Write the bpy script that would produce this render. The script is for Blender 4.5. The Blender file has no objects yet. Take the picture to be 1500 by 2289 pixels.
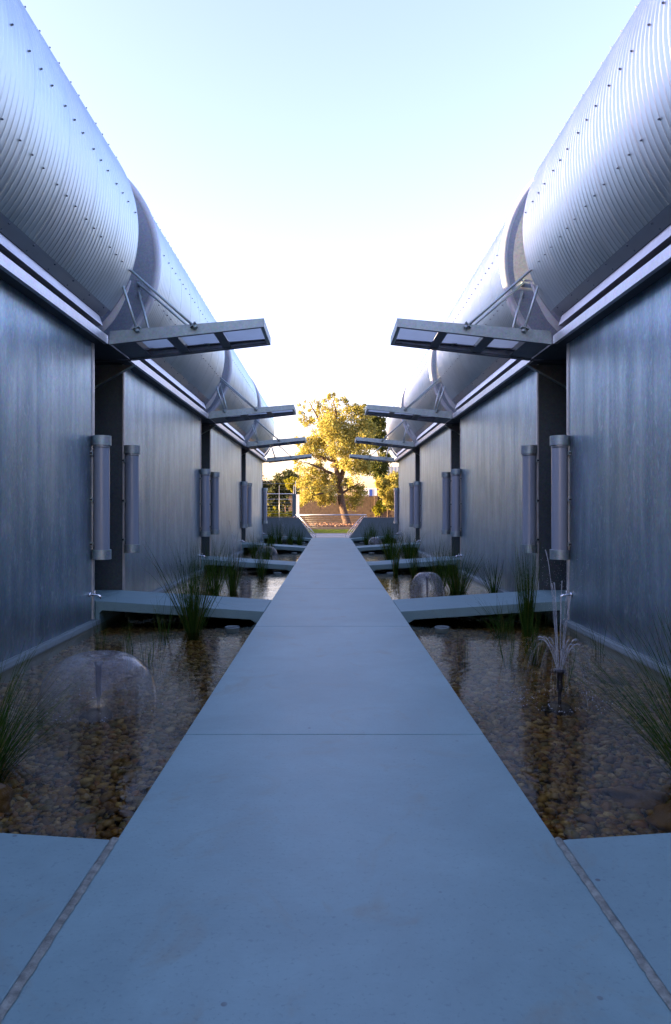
import bpy, bmesh, math, random
import numpy as np
from mathutils import Vector, Matrix
R = math.radians
random.seed(7); np.random.seed(7)
rng = np.random.default_rng(11)
SC = bpy.context.scene
COL = SC.collection

# ------------------------------------------------------------------ camera, sky, sun, exposure
cam_d = bpy.data.cameras.new('camera'); cam = bpy.data.objects.new('camera', cam_d); COL.objects.link(cam)
cam.location = (0, 0, 1.3); cam.rotation_euler = (R(90), 0, 0)
cam_d.sensor_fit = 'VERTICAL'; cam_d.sensor_height = 36; cam_d.sensor_width = 24
cam_d.lens = 24.0; cam_d.shift_x = 11/2289; cam_d.shift_y = -6.5/2289
cam_d.clip_start = 0.05; cam_d.clip_end = 3000
SC.camera = cam
SUN_AZ, SUN_EL = R(84.5), R(7.0)          # towards the left, a little behind the camera, low
to_sun = Vector((-math.sin(SUN_AZ)*math.cos(SUN_EL), -math.cos(SUN_AZ)*math.cos(SUN_EL), math.sin(SUN_EL)))
W = bpy.data.worlds.new('World'); SC.world = W; W.use_nodes = True
nt = W.node_tree; nt.nodes.clear()
sky = nt.nodes.new('ShaderNodeTexSky'); sky.sky_type = 'NISHITA'; sky.sun_disc = False
sky.sun_elevation = SUN_EL; sky.sun_rotation = math.atan2(to_sun.x, to_sun.y) % (2*math.pi)
sky.altitude = 100; sky.air_density = 1.2; sky.dust_density = 1.6; sky.ozone_density = 2.2
tint = nt.nodes.new('ShaderNodeMix'); tint.data_type = 'RGBA'; tint.blend_type = 'MULTIPLY'
tint.inputs[0].default_value = 1; tint.inputs[7].default_value = (1.08, 0.79, 1.00, 1)
bg = nt.nodes.new('ShaderNodeBackground'); bg.inputs[1].default_value = 0.15
wo = nt.nodes.new('ShaderNodeOutputWorld')
nt.links.new(sky.outputs[0], tint.inputs[6]); nt.links.new(tint.outputs[2], bg.inputs[0]); nt.links.new(bg.outputs[0], wo.inputs[0])
sd = bpy.data.lights.new('sun', 'SUN'); sd.energy = 4.2; sd.angle = R(0.5); sd.color = (1, 0.74, 0.42)
so = bpy.data.objects.new('sun', sd); COL.objects.link(so); so.location = to_sun*60
so.rotation_euler = (-to_sun).to_track_quat('-Z', 'Y').to_euler()
SC.view_settings.view_transform = 'Standard'; SC.view_settings.look = 'None'
SC.view_settings.gamma = 1; SC.view_settings.use_curve_mapping = False
SC.view_settings.exposure = 3.08
SC.cycles.max_bounces = 8; SC.cycles.transparent_max_bounces = 24; SC.cycles.use_denoising = True
SC.cycles.caustics_reflective = False; SC.cycles.caustics_refractive = False

# ------------------------------------------------------------------ materials
def nodes(name):
    m = bpy.data.materials.new(name); m.use_nodes = True
    t = m.node_tree; b = t.nodes['Principled BSDF']
    return m, t, b
def N(t, kind, **kw):
    n = t.nodes.new(kind)
    for k, v in kw.items(): setattr(n, k, v)
    return n
def pos(t, scale=(1,1,1), obj=False):
    if obj:
        c = N(t, 'ShaderNodeTexCoord'); o = c.outputs['Object']
    else:
        c = N(t, 'ShaderNodeNewGeometry'); o = c.outputs['Position']
    mp = N(t, 'ShaderNodeMapping'); mp.inputs['Scale'].default_value = scale
    t.links.new(o, mp.inputs[0]); return mp.outputs[0]
def noise(t, vec, scale, detail=4, rough=.6, dist=0):
    n = N(t, 'ShaderNodeTexNoise'); n.inputs['Scale'].default_value = scale
    n.inputs['Detail'].default_value = detail; n.inputs['Roughness'].default_value = rough
    n.inputs['Distortion'].default_value = dist
    t.links.new(vec, n.inputs['Vector']); return n.outputs[0]
def ramp(t, fac, stops):
    r = N(t, 'ShaderNodeValToRGB'); e = r.color_ramp.elements
    while len(e) < len(stops): e.new(0.5)
    for i, (p, c) in enumerate(stops):
        e[i].position = p; e[i].color = (*c, 1) if len(c) == 3 else c
    t.links.new(fac, r.inputs[0]); return r.outputs[0]
def mixc(t, fac, a, b, mode='MIX'):
    m = N(t, 'ShaderNodeMix', data_type='RGBA', blend_type=mode)
    for s, v in ((0, fac), (6, a), (7, b)):
        if isinstance(v, (int, float)): m.inputs[s].default_value = v
        elif isinstance(v, tuple): m.inputs[s].default_value = (*v, 1)
        else: t.links.new(v, m.inputs[s])
    return m.outputs[2]
def bump(t, b, h, strength, dist):
    n = N(t, 'ShaderNodeBump'); n.inputs['Strength'].default_value = strength; n.inputs['Distance'].default_value = dist
    t.links.new(h, n.inputs['Height']); t.links.new(n.outputs[0], b.inputs['Normal']); return n
def maprange(t, v, a, b, c, d):
    n = N(t, 'ShaderNodeMapRange'); t.links.new(v, n.inputs[0])
    for i, x in enumerate((a, b, c, d)): n.inputs[i+1].default_value = x
    return n.outputs[0]
def simple(name, c, rough=.6, metal=0, var=.15, scale=8, bumpd=0, spec=.5):
    m, t, b = nodes(name)
    p = pos(t); n = noise(t, p, scale)
    lo = tuple(x*(1-var) for x in c); hi = tuple(min(1, x*(1+var)) for x in c)
    t.links.new(ramp(t, n, [(.3, lo), (.7, hi)]), b.inputs['Base Color'])
    b.inputs['Roughness'].default_value = rough; b.inputs['Metallic'].default_value = metal
    b.inputs['Specular IOR Level'].default_value = spec
    if bumpd: bump(t, b, noise(t, p, scale*6), .5, bumpd)
    return m

def wall_metal():
    m, t, b = nodes('brushed_wall_panel')
    base = pos(t)
    st = pos(t, (4, 4, .8)); fine = pos(t, (15, 15, 5.5)); big = pos(t, (1, 1, .6))
    n1 = noise(t, st, 1.0, 5, .6, .3); n2 = noise(t, fine, 1, 6, .7, .6); n3 = noise(t, big, 1.3, 3)
    vo = N(t, 'ShaderNodeTexVoronoi'); vo.inputs['Scale'].default_value = 55; t.links.new(pos(t, (1, 1, .6)), vo.inputs['Vector'])
    c = ramp(t, n1, [(.3, (.255, .355, .43)), (.5, (.34, .45, .52)), (.72, (.46, .58, .64))])
    c = mixc(t, ramp(t, n2, [(.54, (0, 0, 0)), (.66, (.8, .8, .8))]), c, (.55, .66, .70))
    c = mixc(t, .25, c, vo.outputs['Color'], 'SOFT_LIGHT')
    c = mixc(t, ramp(t, n3, [(.45, (0, 0, 0)), (.7, (.45, .45, .45))]), c, (.20, .29, .33))
    t.links.new(c, b.inputs['Base Color'])
    b.inputs['Metallic'].default_value = .82
    t.links.new(maprange(t, n2, .3, .75, .32, .50), b.inputs['Roughness'])
    # oil-canning: soft vertical waves in the sheet, plus scratches
    w = noise(t, pos(t, (2.6, 2.6, .10)), 1, 2, .5); w2 = noise(t, pos(t, (7, 7, 1.6)), 1, 4, .6)
    add = N(t, 'ShaderNodeMath', operation='MULTIPLY_ADD'); t.links.new(w2, add.inputs[0]); add.inputs[1].default_value = .04; t.links.new(w, add.inputs[2])
    add2 = N(t, 'ShaderNodeMath', operation='MULTIPLY_ADD'); t.links.new(n2, add2.inputs[0]); add2.inputs[1].default_value = .015; t.links.new(add.outputs[0], add2.inputs[2])
    bump(t, b, add2.outputs[0], .65, .03)
    return m
def galv(name, a, c, d, rough=.42, metal=.85, scale=14, stains=.3):
    m, t, b = nodes(name)
    n = noise(t, pos(t), scale, 6, .7, .4); n2 = noise(t, pos(t, (1, 1, .5)), 2.2, 4)
    vo = N(t, 'ShaderNodeTexVoronoi'); vo.inputs['Scale'].default_value = 45; t.links.new(pos(t), vo.inputs['Vector'])
    col = ramp(t, n, [(.3, a), (.5, c), (.72, d)])
    col = mixc(t, .16, col, vo.outputs['Color'], 'SOFT_LIGHT')
    col = mixc(t, ramp(t, n2, [(.45, (0, 0, 0)), (.75, (stains,)*3)]), col, tuple(x*.6 for x in a))
    t.links.new(col, b.inputs['Base Color'])
    b.inputs['Metallic'].default_value = metal
    t.links.new(maprange(t, n, .3, .7, rough-.08, rough+.1), b.inputs['Roughness'])
    bump(t, b, n, .25, .003)
    return m
def roof_metal():
    m, t, b = nodes('corrugated_zinc')
    n = noise(t, pos(t, (1.2, 1.2, 1.2)), 2.0, 4); oi = N(t, 'ShaderNodeObjectInfo')
    col = ramp(t, n, [(.3, (.48, .57, .575)), (.7, (.57, .66, .67))])
    col = mixc(t, ramp(t, oi.outputs['Random'], [(0, (.0,)*3), (1, (.22,)*3)]), col, (.52, .53, .56))
    fi = noise(t, pos(t, (30, 30, 30)), 1, 5, .7)
    col = mixc(t, ramp(t, fi, [(.62, (0, 0, 0)), (.8, (.3, .3, .3))]), col, (.42, .43, .46))
    t.links.new(col, b.inputs['Base Color']); b.inputs['Metallic'].default_value = .95
    t.links.new(maprange(t, n, .3, .7, .40, .46), b.inputs['Roughness'])
    return m
def concrete(name, a, c, rough=.6, lines=False, spec=.5):
    m, t, b = nodes(name)
    p = pos(t)
    n = noise(t, p, 1.1, 6, .62, .5); n2 = noise(t, p, 7, 6, .7); n3 = noise(t, p, 60, 3, .6)
    col = ramp(t, n, [(.28, a), (.72, c)])
    col = mixc(t, ramp(t, n2, [(.35, (.35,)*3), (.7, (0, 0, 0))]), col, tuple(x*.78 for x in a))
    vo = N(t, 'ShaderNodeTexVoronoi'); vo.inputs['Scale'].default_value = 7; vo.inputs['Randomness'].default_value = 1; t.links.new(p, vo.inputs['Vector'])
    sp = ramp(t, vo.outputs['Distance'], [(0.0, (1,)*3), (.05, (1,)*3), (.075, (0,)*3)])
    gate = ramp(t, noise(t, p, 2.3, 2), [(.52, (0,)*3), (.6, (.75,)*3)])
    col = mixc(t, mixc(t, 1.0, sp, gate, 'MULTIPLY'), col, (.07, .07, .075))
    # faint brown stains and fine pitting
    col = mixc(t, ramp(t, noise(t, p, 1.9, 5, .7, 1.2), [(.56, (0,)*3), (.70, (.5,)*3)]), col, (.22, .25, .19))
    col = mixc(t, ramp(t, n3, [(.58, (0,)*3), (.70, (.42,)*3)]), col, tuple(x*.6 for x in a))
    t.links.new(col, b.inputs['Base Color'])
    t.links.new(maprange(t, n2, .3, .7, rough-.03, rough+.04), b.inputs['Roughness'])
    b.inputs['Specular IOR Level'].default_value = spec
    br = noise(t, pos(t, (4, 60, 4)), 1, 4, .6)
    ad = N(t, 'ShaderNodeMath', operation='MULTIPLY_ADD'); t.links.new(br, ad.inputs[0]); ad.inputs[1].default_value = .6; t.links.new(n3, ad.inputs[2])
    bump(t, b, ad.outputs[0], .35, .002)
    return m
def pebble_mat():
    m, t, b = nodes('river_pebbles')
    g = N(t, 'ShaderNodeNewGeometry'); oi = N(t, 'ShaderNodeObjectInfo')
    ad = N(t, 'ShaderNodeMath', operation='ADD'); t.links.new(g.outputs['Random Per Island'], ad.inputs[0]); t.links.new(oi.outputs['Random'], ad.inputs[1])
    fr = N(t, 'ShaderNodeMath', operation='FRACT'); t.links.new(ad.outputs[0], fr.inputs[0])
    col = ramp(t, fr.outputs[0], [(0, (.10, .055, .012)), (.12, (.32, .18, .035)), (.25, (.15, .12, .05)), (.36, (.38, .26, .07)),
            (.46, (.12, .13, .065)), (.56, (.32, .15, .045)), (.66, (.18, .19, .10)), (.76, (.40, .29, .10)), (.86, (.60, .54, .34)), (.92, (.14, .07, .035))])
    n = noise(t, pos(t), 45, 4, .7)
    col = mixc(t, ramp(t, n, [(.4, (.4,)*3), (.65, (0,)*3)]), col, (.06, .045, .025))
    # algae stain in soft patches
    al = noise(t, pos(t), 1.7, 3)
    col = mixc(t, ramp(t, al, [(.45, (0,)*3), (.7, (.5,)*3)]), col, (.10, .075, .02))
    t.links.new(col, b.inputs['Base Color']); b.inputs['Roughness'].default_value = .5
    return m
def water_mat():
    m = bpy.data.materials.new('pond_water'); m.use_nodes = True; t = m.node_tree; t.nodes.clear()
    out = N(t, 'ShaderNodeOutputMaterial'); mx = N(t, 'ShaderNodeMixShader')
    tr = N(t, 'ShaderNodeBsdfTransparent'); tr.inputs[0].default_value = (.88, .76, .50, 1)
    gl = N(t, 'ShaderNodeBsdfGlossy'); gl.inputs['Roughness'].default_value = .07; gl.inputs[0].default_value = (1, 1, 1, 1)
    fr = N(t, 'ShaderNodeFresnel'); fr.inputs[0].default_value = 1.20
    n = noise(t, pos(t, (1, 1, 1)), 9, 3, .55, .6); n2 = noise(t, pos(t, (1, 1, 1)), 2.0, 2)
    ad = N(t, 'ShaderNodeMath', operation='MULTIPLY'); t.links.new(n, ad.inputs[0]); t.links.new(n2, ad.inputs[1])
    bp = N(t, 'ShaderNodeBump'); bp.inputs['Strength'].default_value = .16; bp.inputs['Distance'].default_value = .03
    t.links.new(ad.outputs[0], bp.inputs['Height'])
    t.links.new(bp.outputs[0], gl.inputs['Normal']); t.links.new(bp.outputs[0], fr.inputs['Normal'])
    t.links.new(fr.outputs[0], mx.inputs[0]); t.links.new(tr.outputs[0], mx.inputs[1]); t.links.new(gl.outputs[0], mx.inputs[2])
    t.links.new(mx.outputs[0], out.inputs[0]); return m
def film_mat(name, dens, streak):
    m = bpy.data.materials.new(name); m.use_nodes = True; t = m.node_tree; t.nodes.clear()
    out = N(t, 'ShaderNodeOutputMaterial'); mx = N(t, 'ShaderNodeMixShader'); m2 = N(t, 'ShaderNodeMixShader'); m3 = N(t, 'ShaderNodeMixShader')
    tr = N(t, 'ShaderNodeBsdfTransparent'); gl = N(t, 'ShaderNodeBsdfGlossy'); gl.inputs['Roughness'].default_value = .12
    df = N(t, 'ShaderNodeBsdfDiffuse'); df.inputs[0].default_value = (.8, .84, .88, 1)
    tl = N(t, 'ShaderNodeBsdfTranslucent'); tl.inputs[0].default_value = (.8, .84, .88, 1)
    m3.inputs[0].default_value = .5; t.links.new(df.outputs[0], m3.inputs[1]); t.links.new(tl.outputs[0], m3.inputs[2])
    lw = N(t, 'ShaderNodeLayerWeight'); lw.inputs[0].default_value = .5
    pw = N(t, 'ShaderNodeMath', operation='POWER'); t.links.new(lw.outputs['Facing'], pw.inputs[0]); pw.inputs[1].default_value = 4
    ma = N(t, 'ShaderNodeMath', operation='MULTIPLY_ADD'); t.links.new(pw.outputs[0], ma.inputs[0]); ma.inputs[1].default_value = .7; ma.inputs[2].default_value = .04
    n = noise(t, pos(t, streak, obj=True), 1, 4, .7)
    d = maprange(t, n, .35, .7, dens*.3, dens*1.8)
    t.links.new(ma.outputs[0], mx.inputs[0]); t.links.new(tr.outputs[0], mx.inputs[1]); t.links.new(gl.outputs[0], mx.inputs[2])
    t.links.new(d, m2.inputs[0]); t.links.new(mx.outputs[0], m2.inputs[1]); t.links.new(m3.outputs[0], m2.inputs[2])
    t.links.new(m2.outputs[0], out.inputs[0]); return m
def leaf_mat(name, stops, trans=.35):
    m = bpy.data.materials.new(name); m.use_nodes = True; t = m.node_tree; t.nodes.clear()
    out = N(t, 'ShaderNodeOutputMaterial'); g = N(t, 'ShaderNodeNewGeometry')
    col = ramp(t, g.outputs['Random Per Island'], stops)
    n = noise(t, pos(t), 1.1, 3)
    col = mixc(t, ramp(t, n, [(.4, (0,)*3), (.65, (.45,)*3)]), col, tuple(stops[0][1]))
    df = N(t, 'ShaderNodeBsdfDiffuse'); tl = N(t, 'ShaderNodeBsdfTranslucent'); mx = N(t, 'ShaderNodeMixShader')
    mx.inputs[0].default_value = trans
    t.links.new(col, df.inputs[0]); t.links.new(col, tl.inputs[0]); t.links.new(df.outputs[0], mx.inputs[1]); t.links.new(tl.outputs[0], mx.inputs[2])
    t.links.new(mx.outputs[0], out.inputs[0]); return m
def glass_panel():
    m = bpy.data.materials.new('frosted_lilac_panel'); m.use_nodes = True; t = m.node_tree; t.nodes.clear()
    out = N(t, 'ShaderNodeOutputMaterial'); mx = N(t, 'ShaderNodeMixShader'); m2 = N(t, 'ShaderNodeMixShader')
    tl = N(t, 'ShaderNodeBsdfTranslucent'); df = N(t, 'ShaderNodeBsdfDiffuse'); gl = N(t, 'ShaderNodeBsdfGlossy'); gl.inputs['Roughness'].default_value = .15
    n = noise(t, pos(t), 5, 3); c = ramp(t, n, [(.3, (.80, .84, .84)), (.7, (.86, .90, .90))])
    t.links.new(c, tl.inputs[0]); t.links.new(c, df.inputs[0])
    mx.inputs[0].default_value = .25; m2.inputs[0].default_value = .08
    t.links.new(tl.outputs[0], mx.inputs[1]); t.links.new(df.outputs[0], mx.inputs[2])
    t.links.new(mx.outputs[0], m2.inputs[1]); t.links.new(gl.outputs[0], m2.inputs[2]); t.links.new(m2.outputs[0], out.inputs[0]); return m
def tube_mat():
    m, t, b = nodes('lamp_acrylic')
    w = N(t, 'ShaderNodeTexWave', wave_type='BANDS', bands_direction='Z'); w.inputs['Scale'].default_value = 22
    t.links.new(pos(t), w.inputs['Vector'])
    c = ramp(t, w.outputs[0], [(0, (.31, .36, .42)), (1, (.36, .415, .48))])
    t.links.new(c, b.inputs['Base Color']); b.inputs['Roughness'].default_value = .22
    b.inputs['Coat Weight'].default_value = .2; b.inputs['Coat Roughness'].default_value = .08
    bump(t, b, w.outputs[0], .12, .002)
    return m
def ground_mat():
    m, t, b = nodes('ground_soil'); n = noise(t, pos(t), .6, 6); n2 = noise(t, pos(t), 18, 5, .7)
    c = ramp(t, n, [(.35, (.10, .085, .05)), (.65, (.13, .14, .06))]); c = mixc(t, ramp(t, n2, [(.35, (.5,)*3), (.7, (0,)*3)]), c, (.05, .05, .025))
    t.links.new(c, b.inputs['Base Color']); b.inputs['Roughness'].default_value = .9; bump(t, b, n2, .6, .03); return m

M = dict(
    wall=wall_metal(), roof=roof_metal(),
    galv=galv('galvanised_steel', (.30, .37, .375), (.38, .455, .46), (.48, .56, .56), .48, .7),
    fascia=galv('galvanised_fascia', (.50, .51, .55), (.58, .59, .63), (.72, .73, .76), .40, .8),
    plate=galv('mottled_end_plate', (.25, .30, .36), (.31, .36, .41), (.37, .42, .47), .5, .35, 30, .15),
    rim=galv('smooth_rim_metal', (.47, .51, .56), (.51, .55, .60), (.55, .59, .64), .5, .35, 4, .1),
    flash=simple('flashing_steel', (.40, .42, .45), .34, .9, .06, 3),
    gutter=simple('gutter_steel', (.80, .81, .84), .38, .75, .06, 5),
    trim=simple('edge_trim', (.55, .56, .57), .42, .7, .15, 6),
    dark=simple('dark_recess', (.03, .033, .04), .7, 0, .2, 8),
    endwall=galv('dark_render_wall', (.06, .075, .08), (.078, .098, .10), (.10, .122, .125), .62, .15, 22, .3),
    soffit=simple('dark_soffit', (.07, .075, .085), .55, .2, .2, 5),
    frame=galv('canopy_underside_steel', (.16, .17, .19), (.20, .21, .23), (.27, .28, .30), .5, .6, 10, .3),
    glass=glass_panel(), lamp=tube_mat(), chrome=simple('chrome', (.85, .86, .88), .12, 1, .03),
    black=simple('black_plastic', (.015, .015, .02), .4),
    screw=simple('screw_steel', (.17, .20, .24), .45, .5),
    path=concrete('path_concrete', (.185, .320, .330), (.270, .450, .455), .48, spec=.6),
    ramp=concrete('ramp_concrete', (.19, .32, .33), (.24, .395, .405), .60),
    ret=concrete('retaining_concrete', (.20, .25, .26), (.26, .32, .33), .7),
    kerb=concrete('kerb_concrete', (.20, .26, .26), (.28, .35, .35), .6),
    mortar=simple('mortar', (.27, .30, .26), .9, 0, .45, 25, .01),
    bed=simple('pond_silt', (.05, .04, .025), .9, 0, .4, 14, .01),
    pebble=pebble_mat(), water=water_mat(),
    film=film_mat('water_film', .15, (26, 26, 3)), jet=film_mat('water_jet', .38, (30, 30, 8)),
    mist=film_mat('water_mist', .06, (14, 14, 3)),
    foam=simple('foam_droplets', (.75, .8, .85), .3),
    rush=leaf_mat('rush_blades', [(0, (.022, .055, .010)), (.4, (.045, .11, .018)), (.72, (.075, .15, .025)), (.88, (.13, .16, .03)), (.95, (.22, .18, .06)), (1, (.25, .18, .08))], .3),
    boulder=simple('boulder_stone', (.14, .085, .035), .55, 0, .5, 9, .02),
    soil=ground_mat(),
    bark=simple('bark', (.09, .055, .035), .9, 0, .5, 10, .05),
    leaf=leaf_mat('golden_leaves', [(0, (.22, .20, .04)), (.35, (.40, .35, .08)), (.65, (.52, .46, .13)), (.85, (.62, .50, .17)), (1, (.32, .33, .07))], .4),
    leafd=leaf_mat('olive_leaves', [(0, (.05, .07, .02)), (.5, (.11, .12, .03)), (1, (.18, .17, .05))], .35),
    hedge=leaf_mat('hedge_leaves', [(0, (.06, .07, .03)), (.5, (.10, .11, .045)), (1, (.15, .14, .06))], .25),
    bright=leaf_mat('lime_leaves', [(0, (.20, .20, .02)), (.5, (.32, .30, .03)), (1, (.40, .34, .05))], .4),
    lawn=leaf_mat('lawn_blades', [(0, (.20, .25, .02)), (.5, (.34, .38, .035)), (1, (.45, .44, .06))], .3),
    block=simple('split_block', (.13, .09, .06), .9, 0, .3, 6, .02),
    mulch=leaf_mat('bark_mulch', [(0, (.10, .05, .03)), (.5, (.22, .12, .08)), (1, (.40, .28, .2))], 0),
    white=simple('white_paint', (.72, .73, .78), .5, 0, .05),
    blue=simple('blue_paint', (.03, .08, .42), .5, 0, .05),
    shed=simple('shed_cladding', (.22, .21, .19), .7, 0, .15),
    shedroof=simple('pale_ribbed_cladding', (.42, .44, .45), .5, .2, .1),
    wire=simple('wire_steel', (.35, .35, .35), .4, .6),
    rail=simple('handrail_steel', (.62, .61, .64), .35, .6, .05),
    beige=concrete('landing_concrete', (.36, .32, .26), (.46, .41, .33), .7),
    doorglass=simple('dark_door_glass', (.02, .025, .03), .08),
    wood=simple('pole_wood', (.12, .09, .06), .9),
)

# ------------------------------------------------------------------ mesh helpers
class MB:
    def __init__(s, sx=1): s.v = []; s.f = []; s.sm = []; s.sx = sx
    def add(s, vs, fs, smooth=False):
        o = len(s.v); s.v += [(x*s.sx, y, z) for x, y, z in vs]
        s.f += [tuple(o+i for i in f) for f in fs]; s.sm += [smooth]*len(fs); return s
    def box(s, x0, x1, y0, y1, z0, z1):
        v = [(x, y, z) for x in (x0, x1) for y in (y0, y1) for z in (z0, z1)]
        return s.add(v, [(0,1,3,2),(4,6,7,5),(0,4,5,1),(2,3,7,6),(0,2,6,4),(1,5,7,3)])
    def prism_y(s, poly, y0, y1):           # polygon in XZ
        n = len(poly); v = [(x, y0, z) for x, z in poly]+[(x, y1, z) for x, z in poly]
        return s.add(v, [tuple(range(n)), tuple(range(2*n-1, n-1, -1))]+[(i, i+n, (i+1)%n+n, (i+1)%n) for i in range(n)])
    def prism_x(s, poly, x0, x1):
        n = len(poly); v = [(x0, y, z) for y, z in poly]+[(x1, y, z) for y, z in poly]
        return s.add(v, [tuple(range(n)), tuple(range(2*n-1, n-1, -1))]+[(i, i+n, (i+1)%n+n, (i+1)%n) for i in range(n)])
    def tube(s, pts, rad, n=10, caps=True):
        pts = [Vector(p) for p in pts]
        if not isinstance(rad, (list, tuple)): rad = [rad]*len(pts)
        vs, fs = [], []; prev = None
        for i, p in enumerate(pts):
            d = (pts[min(i+1, len(pts)-1)]-pts[max(i-1, 0)]).normalized()
            u = prev if prev is not None else (Vector((0, 0, 1)) if abs(d.z) < .9 else Vector((1, 0, 0)))
            a = d.cross(u).normalized(); b = d.cross(a).normalized(); prev = a.cross(d).normalized()
            for k in range(n):
                t = 2*math.pi*k/n; q = p+(a*math.cos(t)+b*math.sin(t))*rad[i]; vs.append(tuple(q))
        for i in range(len(pts)-1):
            for k in range(n): fs.append((i*n+k, i*n+(k+1)%n, (i+1)*n+(k+1)%n, (i+1)*n+k))
        s.add(vs, fs, True)
        if caps:
            o = len(s.v)-len(vs)
            s.f += [tuple(o+k for k in range(n)), tuple(o+len(vs)-1-k for k in range(n))]; s.sm += [False]*2
        return s
    def lathe(s, prof, cx, cy, n=24, smooth=True, closed=False):   # prof (r,z) about vertical
        vs = []; m = len(prof)
        for r, z in prof:
            for k in range(n): t = 2*math.pi*k/n; vs.append((cx+r*math.cos(t), cy+r*math.sin(t), z))
        fs = [(i*n+k, i*n+(k+1)%n, (i+1)*n+(k+1)%n, (i+1)*n+k) for i in range(m-1) for k in range(n)]
        s.add(vs, fs, smooth)
        if closed:
            o = len(s.v)-len(vs)
            s.f += [tuple(o+k for k in range(n)), tuple(o+(m-1)*n+k for k in range(n))]; s.sm += [False]*2
        return s
    def lathe_sharp(s, prof, n=32):
        for a, b in zip(prof, prof[1:]): s.lathe([a, b], 0, 0, n)
        return s
    def mesh(s, name, mat, org=(0, 0, 0), recalc=True):
        me = bpy.data.meshes.new(name)
        me.from_pydata([(x-org[0], y-org[1], z-org[2]) for x, y, z in s.v], [], s.f)
        me.polygons.foreach_set('use_smooth', s.sm); me.materials.append(mat)
        if recalc:
            bm = bmesh.new(); bm.from_mesh(me); bmesh.ops.recalc_face_normals(bm, faces=bm.faces); bm.to_mesh(me); bm.free()
        me.update(); return me
def link(name, me, parent=None, loc=(0, 0, 0), bevel=0, **props):
    o = bpy.data.objects.new(name, me); COL.objects.link(o); o.location = loc
    if parent is not None: o.parent = parent
    if bevel:
        b = o.modifiers.new('bevel', 'BEVEL'); b.width = bevel; b.segments = 2; b.limit_method = 'ANGLE'
    for k, v in props.items(): o[k] = v
    return o
def thing(name, loc, label, category, group=None):
    o = link(name, None, loc=loc, label=label, category=category)
    if group: o['group'] = group
    return o
CACHE = {}
def part(name, parent, mat, key, fn, sx=1, bevel=0, loc=(0, 0, 0), recalc=True, **props):
    """fn(mb) fills a mesh in the thing's own frame; alike parts share the mesh"""
    k = (key, sx, mat.name)
    if k not in CACHE:
        mb = MB(sx); fn(mb); CACHE[k] = mb.mesh(name, mat, recalc=recalc)
    return link(name, CACHE[k], parent, loc, bevel, **props)
def np_mesh(name, V, F, mat, smooth=False):
    me = bpy.data.meshes.new(name); n, k = F.shape
    me.vertices.add(len(V)); me.vertices.foreach_set('co', V.astype(np.float32).ravel())
    me.loops.add(n*k); me.loops.foreach_set('vertex_index', F.astype(np.int32).ravel())
    me.polygons.add(n); me.polygons.foreach_set('loop_start', np.arange(0, n*k, k, dtype=np.int32))
    me.polygons.foreach_set('loop_total', np.full(n, k, dtype=np.int32))
    me.polygons.foreach_set('use_smooth', np.full(n, smooth)); me.materials.append(mat); me.update(calc_edges=True); return me

# ------------------------------------------------------------------ layout numbers (metres; y = distance from the camera)
D0, PITCH, GAP = 8.65, 7.12, 1.22
D = {n: D0+PITCH*n for n in range(-1, 4)}       # far end of pod n = near end of doorway n
WX, FX = 3.0, 2.82                              # wall face, fascia face
BX, BZ, BR = 4.14, 4.87, 1.68                   # barrel roof axis and radius
PW = (-.84, .885)                               # path edges
WATER, BEDZ = -.15, -.27
PATH_END = 30.75
SIDE = {-1: 'left', 1: 'right'}
ORD = {-1: 'beside the camera', 0: 'nearest', 1: 'second', 2: 'third', 3: 'farthest'}

# ------------------------------------------------------------------ ground with a hole for the basins
g = MB()
for x0, x1, y0, y1 in ((-1500, -3.05, -1500, 1500), (3.05, 1500, -1500, 1500), (-3.05, 3.05, 31.3, 1500), (-3.05, 3.05, -1500, -5.8)):
    g.add([(x0, y0, -.03), (x1, y0, -.03), (x1, y1, -.03), (x0, y1, -.03)], [(0, 1, 2, 3)])
link('ground', g.mesh('ground', M['soil']), kind='structure')

# ------------------------------------------------------------------ path and side slabs
path = link('path', None, kind='structure')
joints = [-5.8, -3.32, .31, 3.94, 7.57, 11.2, 14.83, 18.46, 22.09, 25.72, 29.35, PATH_END]
for a, b in zip(joints, joints[1:]):
    link('slab', MB().box(PW[0], PW[1], a+.005, b-.005, -.32, 0).mesh('slab', M['path']), path, bevel=.004)
link('joint_bed', MB().box(PW[0]+.01, PW[1]-.01, -5.8, PATH_END-.01, -.31, -.02).mesh('joint_bed', M['dark']), path)
for sx in (-1, 1):                               # rough mortar joints beside the nearest slabs
    e = abs(PW[0]) if sx < 0 else PW[1]
    vs, fs = [], []; k = 0
    ys = np.arange(1.45, 2.695, .02)
    for i, y in enumerate(ys):
        w = .024+.001*math.sin(y*31)+.0015*random.random()
        for q, (xx, zz) in enumerate(((e-.004-.005*random.random(), .0035), (e+.010, .007+.003*random.random()), (e+.018, .006+.003*random.random()), (e+w, .001))):
            vs.append((xx, y, zz))
        if i:
            for q in range(3): fs.append((4*(i-1)+q, 4*(i-1)+q+1, 4*i+q+1, 4*i+q))
    link('mortar_joint', MB(sx).add(vs, fs, True).mesh('mortar_joint', M['mortar']), path)
landing = link('landing', None, kind='structure')
link('landing_slab', MB().box(-1.9, 1.9, PATH_END+.006, 36.3, -.3, -.01).mesh('landing_slab', M['beige']), landing, bevel=.006)
link('landing_edge', MB().box(-1.9, 1.9, 36.31, 36.45, -.3, .03).mesh('landing_edge', M['beige']), landing, bevel=.006)

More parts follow.
